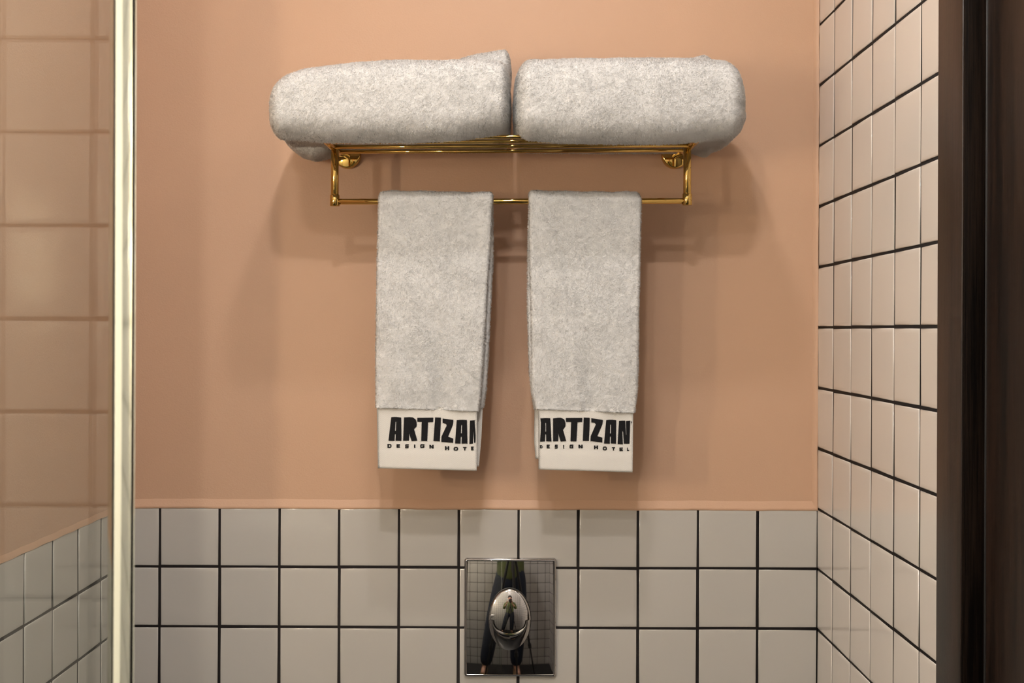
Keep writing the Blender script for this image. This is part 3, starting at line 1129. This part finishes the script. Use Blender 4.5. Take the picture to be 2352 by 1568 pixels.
bm = bmesh.new()
prof = [(0.0, 0.001), (0.0, -0.004), (0.0006, -0.0066), (0.0018, -0.0082), (0.0034, -0.0088), (0.0044, -0.0084), (0.0050, -0.0072)]
rings = []
for ins, y in prof:
    r = max(0.0018, 0.0052 - ins)
    rings.append([bm.verts.new((PX + a, y, PZ + b)) for a, b in rr_outline(HWp - ins, HHp - ins, r)])
for a, b in zip(rings, rings[1:]):
    n = len(a)
    for k in range(n):
        bm.faces.new((a[k], a[(k + 1) % n], b[(k + 1) % n], b[k]))
from_bm('plate_rim', bm, M['chrome'], plate, angle=50)

# cushioned face
hw, hh = HWp - 0.0046, HHp - 0.0046
NX, NZ = 60, 76
V = []
for j in range(NZ + 1):
    for i in range(NX + 1):
        x = -hw + 2 * hw * i / NX
        z = -hh + 2 * hh * j / NZ
        y = -0.0112 + (x * x) / (2 * 0.95) + ((z + 0.038) ** 2) / (2 * 1.31)
        V.append((PX + x, y, PZ + z))
k0 = len(V)
F = []
for j in range(NZ):
    for i in range(NX):
        a = j * (NX + 1) + i
        F.append((a, a + 1, a + NX + 2, a + NX + 1))
o = np_mesh('plate_face', V, [np.array(F)], M['chrome'], plate)

bc = P(1170.8, 1421.5, 0.012)
BA, BB = 0.0345, 0.0500


def dome(name, outline, yfun, mat, n_in=14, skirt=0.0):
    """fill a closed outline (list of x,z about the centre) with concentric rings on height yfun"""
    V = []; F = []
    n = len(outline)
    cx = sum(p[0] for p in outline) / n
    cz = sum(p[1] for p in outline) / n
    fr = [0.0] + [1 - (1 - k / n_in) ** 1.0 for k in range(n_in)]
    rings = []
    for k in range(n_in + 1):
        f = 1 - (k / n_in) * 0.999
        rings.append([(cx + (p[0] - cx) * f, cz + (p[1] - cz) * f) for p in outline])
    for p in outline:
        V.append((bc.x + p[0], -0.004, bc.z + p[1]))
    for r in rings:
        for (x, z) in r:
            V.append((bc.x + x, yfun(x, z), bc.z + z))
    for k in range(n_in + 1):
        for q in range(n):
            F.append((k * n + q, k * n + (q + 1) % n, (k + 1) * n + (q + 1) % n, (k + 1) * n + q))
    A = np.array(V); F = np.array(F)
    nn = np.cross(A[F[-5, 1]] - A[F[-5, 0]], A[F[-5, 2]] - A[F[-5, 0]])
    if nn[1] > 0:
        F = F[:, ::-1]
    o = np_mesh(name, V, [F], M[mat], plate)
    o.data.set_sharp_from_angle(angle=math.radians(35))
    return o


# dark gasket line under the buttons
ell = lambda a, b, n=96, s=0.0, e=2 * math.pi: [(a * math.cos(s + (e - s) * k / n), b * math.sin(s + (e - s) * k / n)) for k in range(n)]
dome('button_gasket', ell(BA + 0.0012, BB + 0.0012), lambda x, z: -0.0118, 'rubber')
SA, SB = 0.0255, 0.0203
zc0 = -0.0003
upper = [(BA * math.cos(math.pi * k / 60), BB * math.sin(math.pi * k / 60)) for k in range(61)]
upper += [(-SA - 0.004, zc0)] + [(-SA * math.cos(math.pi * k / 40), -SB * math.sin(math.pi * k / 40) + zc0) for k in range(41)] + [(SA + 0.004, zc0)]


def y_up(x, z):
    r = math.hypot(x / BA, z / BB) if z > 0 else math.hypot(x / BA, z / BB)
    edge = max(0.0, r - 0.93) / 0.07
    return -0.0215 + x * x / (2 * 0.20) + (z + 0.006) ** 2 / (2 * 0.172) + 0.0012 * edge ** 2


dome('button_large', upper, y_up, 'chrome', 26)
lower = [(BA * math.cos(-math.pi * k / 60), BB * math.sin(-math.pi * k / 60) - 0.0012) for k in range(61)]
sa, sb = SA + 0.0012, SB + 0.0012
lower += [(-sa * math.cos(math.pi * k / 40), -sb * math.sin(math.pi * k / 40) - 0.0012) for k in range(41)]
# crescent as a strip between its inner and outer arcs
V = []; F = []
n = 80
cols = 22
for k in range(n + 1):
    a = math.pi * k / n
    ox, oz = -BA * math.cos(a), -BB * math.sin(a) - 0.0012
    ix, iz = -sa * math.cos(a), -sb * math.sin(a) - 0.0012
    for j in range(-1, cols + 2):
        f = min(1, max(0, j / cols))
        x = ix + (ox - ix) * f; z = iz + (oz - iz) * f
        # convex roll: highest near the inner edge, falling away to the rim
        y = -0.0172 + 0.0004 * (1 - f) ** 6 * 3 + 0.0046 * f ** 2.2
        if j == -1 or j == cols + 1:
            y = -0.004
        V.append((bc.x + x, y, bc.z + z))
m = cols + 3
for k in range(n):
    for j in range(m - 1):
        F.append((k * m + j, (k + 1) * m + j, (k + 1) * m + j + 1, k * m + j + 1))
Anp = np.array(V); F = np.array(F)
q = F[len(F) // 2]
if np.cross(Anp[q[1]] - Anp[q[0]], Anp[q[2]] - Anp[q[0]])[1] > 0:
    F = F[:, ::-1]
o = np_mesh('button_small', V, [F], M['chrome'], plate)
o.data.set_sharp_from_angle(angle=math.radians(40))


# ------------------------------------------------------------------ lamps
def downlight(label, x, wd, mat, R=0.040):
    t = thing('ceiling_downlight', label, 'lamp', (x, -wd, CEIL), 'round downlights in the ceiling')
    bm = bmesh.new()
    n = 48
    rings = []
    for r, z in ((R + 0.012, CEIL + 0.001), (R + 0.012, CEIL - 0.003), (R + 0.009, CEIL - 0.005), (R + 0.001, CEIL - 0.005), (R, CEIL - 0.001)):
        rings.append([bm.verts.new((x + r * math.cos(2 * math.pi * k / n), -wd + r * math.sin(2 * math.pi * k / n), z)) for k in range(n)])
    for a, b in zip(rings, rings[1:]):
        for k in range(n):
            bm.faces.new((a[k], a[(k + 1) % n], b[(k + 1) % n], b[k]))
    from_bm('trim_ring', bm, M['gold'], t)
    bm = bmesh.new()
    rings = []
    for q in range(8):
        e = math.pi / 2 * q / 8
        rings.append([bm.verts.new((x + R * math.cos(e) * math.cos(2 * math.pi * k / n), -wd + R * math.cos(e) * math.sin(2 * math.pi * k / n), CEIL - 0.004 - 0.030 * math.sin(e))) for k in range(n)])
    for c, d in zip(rings, rings[1:]):
        for k in range(n):
            bm.faces.new((c[k], c[(k + 1) % n], d[(k + 1) % n], d[k]))
    bm.faces.new(rings[-1])
    bmesh.ops.recalc_face_normals(bm, faces=bm.faces)
    me = bpy.data.meshes.new('lens'); bm.to_mesh(me); bm.free()
    link('lens', me, M[mat], t)
    return t


downlight('round brass ceiling downlight nearer the camera', -0.07, 1.72, 'spot_glow')
downlight('round brass ceiling downlight nearer the towel rack', -0.05, 0.92, 'spot_glow_rear')

downlight('added fill light behind the camera over the washbasin side, in round brass downlight form', -0.35, 2.20, 'fill_glow', 0.065)  # unseen, added to brighten; not one of the room's own downlights


def sconce(label, wd, z0, z1, r, glow='sconce_glow'):
    t = thing('wall_sconce', label, 'lamp', (XL2, -wd, z0), 'twin-globe brass sconces on the left wall')
    zm = (z0 + z1) / 2
    bm = bmesh.new()
    rod(bm, (XL2 - 0.001, -wd, zm), (XL2 + 0.012, -wd, zm), 0.03, n=40)
    from_bm('back_plate', bm, M['gold'], t)
    bm = bmesh.new()
    rod(bm, (XL2 + 0.01, -wd, zm), (XL2 + 0.07, -wd, zm), 0.005)
    rod(bm, (XL2 + 0.07, -wd, z0 + r * 0.9), (XL2 + 0.07, -wd, z1 - r * 0.9), 0.005)
    from_bm('arm', bm, M['gold'], t)
    for zc in (z0, z1):
        bm = bmesh.new()
        bmesh.ops.create_uvsphere(bm, u_segments=32, v_segments=16, radius=r, matrix=Matrix.Translation((XL2 + 0.07, -wd, zc)))
        from_bm('globe', bm, M[glow], t)
    return t


sconce('twin-globe brass sconce between glass screen and rack wall', 1.43, H + 0.085, H + 0.20, 0.018)
sconce('twin-globe brass sconce above the washbasin', 2.25, H + 0.10, H + 0.26, 0.036, 'sconce_glow_far')

# ------------------------------------------------------------------ washbasin, tripod, camera, photographer (seen in the chrome)
basin = thing('washbasin', 'white ceramic washbasin on the left wall behind the camera', 'washbasin', (XL2, -2.2, 0.85))
V = []
n = 64
prof = [(0.02, 0.69), (0.12, 0.70), (0.22, 0.78), (0.245, 0.85), (0.24, 0.856), (0.225, 0.85), (0.19, 0.77), (0.10, 0.735), (0.015, 0.73)]
for r, z in prof:
    for k in range(n):
        a = 2 * math.pi * k / n
        ca, sa_ = math.cos(a), math.sin(a)
        V.append((XL2 + 0.232 + r * 0.92 * math.copysign(abs(ca) ** 0.75, ca), -2.2 + r * 1.15 * math.copysign(abs(sa_) ** 0.75, sa_), z))
V = np.array(V)
F = grid_faces(len(prof), n)
if True:
    np_mesh('bowl', V, [F[:, ::-1]], M['ceramic'], basin)
bm = bmesh.new()
tube(bm, [(XL2 + 0.03, -2.2, 0.85), (XL2 + 0.03, -2.2, 0.97), (XL2 + 0.05, -2.2, 1.0), (XL2 + 0.12, -2.2, 1.0), (XL2 + 0.135, -2.2, 0.98)], 0.010, 16)
from_bm('faucet', bm, M['gold'], basin)

tri = thing('tripod', 'black camera tripod standing behind the lens', 'tripod', (0, -2.05, 0))
for ang in (80, 203, 322):
    a = math.radians(ang)
    bm = bmesh.new()
    top = Vector((0.03 * math.cos(a), -2.05 + 0.03 * math.sin(a), 1.18))
    ft = Vector((0.34 * math.cos(a), -2.05 + 0.22 * math.sin(a), 0.012))
    m1 = top.lerp(ft, 0.38); m2 = top.lerp(ft, 0.70)
    tube(bm, [top, m1, m1.lerp(ft, 0.001), m2, m2.lerp(ft, .001), ft], [0.014, 0.014, 0.011, 0.011, 0.0085, 0.0085], 14)
    for q in (m1, m2):
        d = (ft - top).normalized()
        tube(bm, [q - d * 0.02, q + d * 0.02], 0.018, 14)
    bmesh.ops.create_uvsphere(bm, u_segments=12, v_segments=8, radius=0.014, matrix=Matrix.Translation(ft + Vector((0, 0, 0.004))))
    from_bm('leg', bm, M['black_metal'], tri)
bm = bmesh.new()
tube(bm, [(0, -2.05, 1.02), (0, -2.05, 1.15), (0, -2.05, 1.151), (0, -2.05, 1.21), (0, -2.05, 1.211), (0, -2.05, 1.385)], [0.012, 0.012, 0.04, 0.04, 0.013, 0.013], 18)
from_bm('centre_column', bm, M['black_metal'], tri)
bm = bmesh.new()
box(bm, -0.035, 0.035, -2.08, -2.02, 1.375, 1.425, 0.006)
from_bm('head', bm, M['black_metal'], tri)

cb = thing('photo_camera', 'black photo camera mounted on the tripod', 'camera', (0, -2.07, 1.426))
bm = bmesh.new()
box(bm, -0.068, 0.068, -2.10, -2.055, 1.427, 1.525, 0.008)
box(bm, -0.022, 0.022, -2.095, -2.06, 1.52, 1.548, 0.006)
from_bm('body', bm, M['black_metal'], cb)
bm = bmesh.new()
tube(bm, [(0, -2.06, H), (0, -2.02, H), (0, -2.019, H), (0, -1.995, H)], [0.036, 0.036, 0.040, 0.040], 32)
from_bm('lens', bm, M['black_metal'], cb)

# photographer
per = thing('person', 'person in olive green shirt and blue jeans standing behind the tripod, hands on the camera', 'person', (0.02, -2.36, 0))


def skin_obj(name, verts, edges, radii, mat, parent, root=0, sub=2, smooth=True):
    me = bpy.data.meshes.new(name)
    me.from_pydata([tuple(v) for v in verts], edges, [])
    o = link(name, me, mat, parent)
    md = o.modifiers.new('skin', 'SKIN')
    md.use_smooth_shade = True
    if not me.skin_vertices:
        me.skin_vertices.new()
    sv = me.skin_vertices[0].data
    for i, r in enumerate(radii):
        r = r if isinstance(r, tuple) else (r, r)
        sv[i].radius = r
        sv[i].use_root = (i == root)
    ss = o.modifiers.new('sub', 'SUBSURF'); ss.levels = sub; ss.render_levels = sub
    return o


ox, oy = -0.02, -2.37
J = {
    'pel': (0, 0, .95), 'wai': (0, 0.0, 1.08), 'che': (0, 0.0, 1.28), 'nec0': (0, -0.005, 1.43), 'nec': (0, 0.005, 1.49), 'hd0': (0, 0.02, 1.56), 'hd1': (0, 0.025, 1.64), 'hd2': (0, 0.015, 1.70),
    'lh': (-.09, 0, .90), 'lk': (-.21, .05, .50), 'la': (-.30, .0, .10), 'lt': (-.32, .12, .04),
    'rh': (.09, 0, .90), 'rk': (.09, .03, .50), 'ra': (.07, -.01, .10), 'rt': (.10, .12, .04),
    'ls': (-.18, 0, 1.40), 'le': (-.25, .04, 1.15), 'lw': (-.12, .22, 1.36), 'rs': (.18, 0, 1.40), 're': (.25, .04, 1.15), 'rw': (.10, .22, 1.36),
}
names = list(J)
vs = [(J[k][0] + ox, J[k][1] + oy, J[k][2]) for k in names]
ix = {k: i for i, k in enumerate(names)}
E = [('pel', 'wai'), ('wai', 'che'), ('che', 'nec0'), ('nec0', 'nec'), ('nec', 'hd0'), ('hd0', 'hd1'), ('hd1', 'hd2'), ('pel', 'lh'), ('lh', 'lk'), ('lk', 'la'), ('la', 'lt'), ('pel', 'rh'), ('rh', 'rk'), ('rk', 'ra'), ('ra', 'rt'),
     ('nec0', 'ls'), ('ls', 'le'), ('le', 'lw'), ('nec0', 'rs'), ('rs', 're'), ('re', 'rw')]
rad = {'pel': (.13, .10), 'wai': (.125, .09), 'che': (.15, .105), 'nec0': (.075, .06), 'nec': .052, 'hd0': (.062, .075), 'hd1': (.075, .09), 'hd2': (.062, .075), 'lh': .085, 'lk': .058, 'la': .038, 'lt': .03, 'rh': .085, 'rk': .058, 'ra': .038, 'rt': .03,
       'ls': .055, 'le': .042, 'lw': .027, 'rs': .055, 're': .042, 'rw': .027}
skin_obj('body', vs, [(ix[a], ix[b]) for a, b in E], [rad[k] for k in names], M['skin'], per)


def cloth(name, keys, edges, grow, mat, cut=None):
    vs = []
    for k in keys:
        if isinstance(k, str):
            vs.append(Vector((J[k][0] + ox, J[k][1] + oy, J[k][2])))
        else:
            vs.append(Vector((k[0] + ox, k[1] + oy, k[2])))
    return skin_obj(name, vs, edges, grow, mat, per)


cloth('jeans', ['pel', (0, 0, 1.10), 'lh', 'lk', (-.302, .0, .09), 'rh', 'rk', (.07, -.005, .09)], [(0, 1), (0, 2), (2, 3), (3, 4), (0, 5), (5, 6), (6, 7)],
      [(.175, .13), (.155, .115), .128, .095, .078, .128, .095, .078], M['denim'])
cloth('shirt', [(0, 0, 0.84), 'wai', 'che', 'nec0', 'ls', 'le', (-.17, .15, 1.28), 'rs', 're', (.16, .15, 1.28)], [(0, 1), (1, 2), (2, 3), (3, 4), (4, 5), (5, 6), (3, 7), (7, 8), (8, 9)],
      [(.19, .155), (.17, .135), (.175, .13), (.085, .075), .078, .062, .045, .078, .062, .045], M['green_cloth'])
bm = bmesh.new()
bmesh.ops.create_uvsphere(bm, u_segments=32, v_segments=20, radius=1.0)
for v in bm.verts:
    c = v.co
    # cap of hair: cut away the face (towards +y)
    f = 1.0
    if c.y > 0.35 and c.z < 0.35:
        f = 0.80
    v.co = Vector((c.x * 0.088 * f + ox, c.y * 0.104 * f + oy + 0.012, c.z * 0.115 + 1.665 + (0.0 if c.z > -0.4 else 0.02)))
from_bm('hair', bm, M['hair'], per)
for s in (-1, 1):
    bm = bmesh.new()
    bmesh.ops.create_uvsphere(bm, u_segments=16, v_segments=10, radius=0.011, matrix=Matrix.Translation((ox + s * 0.03, oy + 0.105, 1.64)))
    from_bm('eye', bm, M['eye'], per)
    bm = bmesh.new()
    bmesh.ops.create_uvsphere(bm, u_segments=16, v_segments=10, radius=1, matrix=Matrix.Translation((ox + s * 0.082, oy + 0.02, 1.625)) @ Matrix.Diagonal((0.010, 0.018, 0.03, 1)))
    from_bm('ear', bm, M['skin'], per)
bm = bmesh.new()
bmesh.ops.create_uvsphere(bm, u_segments=16, v_segments=10, radius=1, matrix=Matrix.Translation((ox, oy + 0.118, 1.615)) @ Matrix.Diagonal((0.013, 0.018, 0.026, 1)))
from_bm('nose', bm, M['skin'], per)
for s in (-1, 1):
    wx, wy, wz = J['lw' if s < 0 else 'rw']
    wx += ox; wy += oy
    hv = [(wx, wy, wz), (wx - s * 0.015, wy + 0.04, wz + 0.05), (wx - s * 0.02, wy + 0.06, wz + 0.085)]
    he = [(0, 1), (1, 2)]
    hr = [.026, (.034, .016), (.034, .014)]
    skin_obj('palm', hv, he, hr, M['skin'], per)
    for q in range(4):
        zz = wz + 0.105 - 0.0 + 0.0
        bx = wx - s * 0.02 + (q - 1.5) * 0.018
        Lf = (0.058, 0.068, 0.064, 0.05)[q]
        fv = [(bx, wy + 0.06, wz + 0.085), (bx - s * 0.005, wy + 0.06 + Lf * .45, wz + 0.105), (bx - s * 0.018, wy + 0.06 + Lf * .75, wz + 0.098), (bx - s * 0.028, wy + 0.06 + Lf * .85, wz + 0.083)]
        skin_obj('finger', fv, [(0, 1), (1, 2), (2, 3)], [.010, .009, .0085, .0075], M['skin'], per, sub=1)
    tv = [(wx - s * 0.025, wy + 0.03, wz + 0.03), (wx - s * 0.05, wy + 0.055, wz + 0.045), (wx - s * 0.062, wy + 0.08, wz + 0.062)]
    skin_obj('thumb', tv, [(0, 1), (1, 2)], [.013, .0105, .009], M['skin'], per, sub=1)
    fx_ = ox + (-.305 if s < 0 else .07)
    sh = [(fx_, oy - 0.06, 0.045), (fx_, oy, 0.05), (fx_ + s * .008, oy + 0.09, 0.036), (fx_ + s * .015, oy + 0.165, 0.026)]
    skin_obj('shoe', sh, [(0, 1), (1, 2), (2, 3)], [(.036, .04), (.042, .048), (.044, .034), (.03, .022)], M['shoe'], per)

# finish: parents were created in world coordinates
for o in COL.objects:
    if o.type == 'MESH' and o.parent is not None:
        root = o.parent
        while root.parent is not None:
            root = root.parent
        # parts keep world-space mesh coordinates
        if o.parent is root:
            o.matrix_parent_inverse = Matrix.Translation(root.location).inverted()
        else:
            o.matrix_parent_inverse = Matrix.Identity(4)
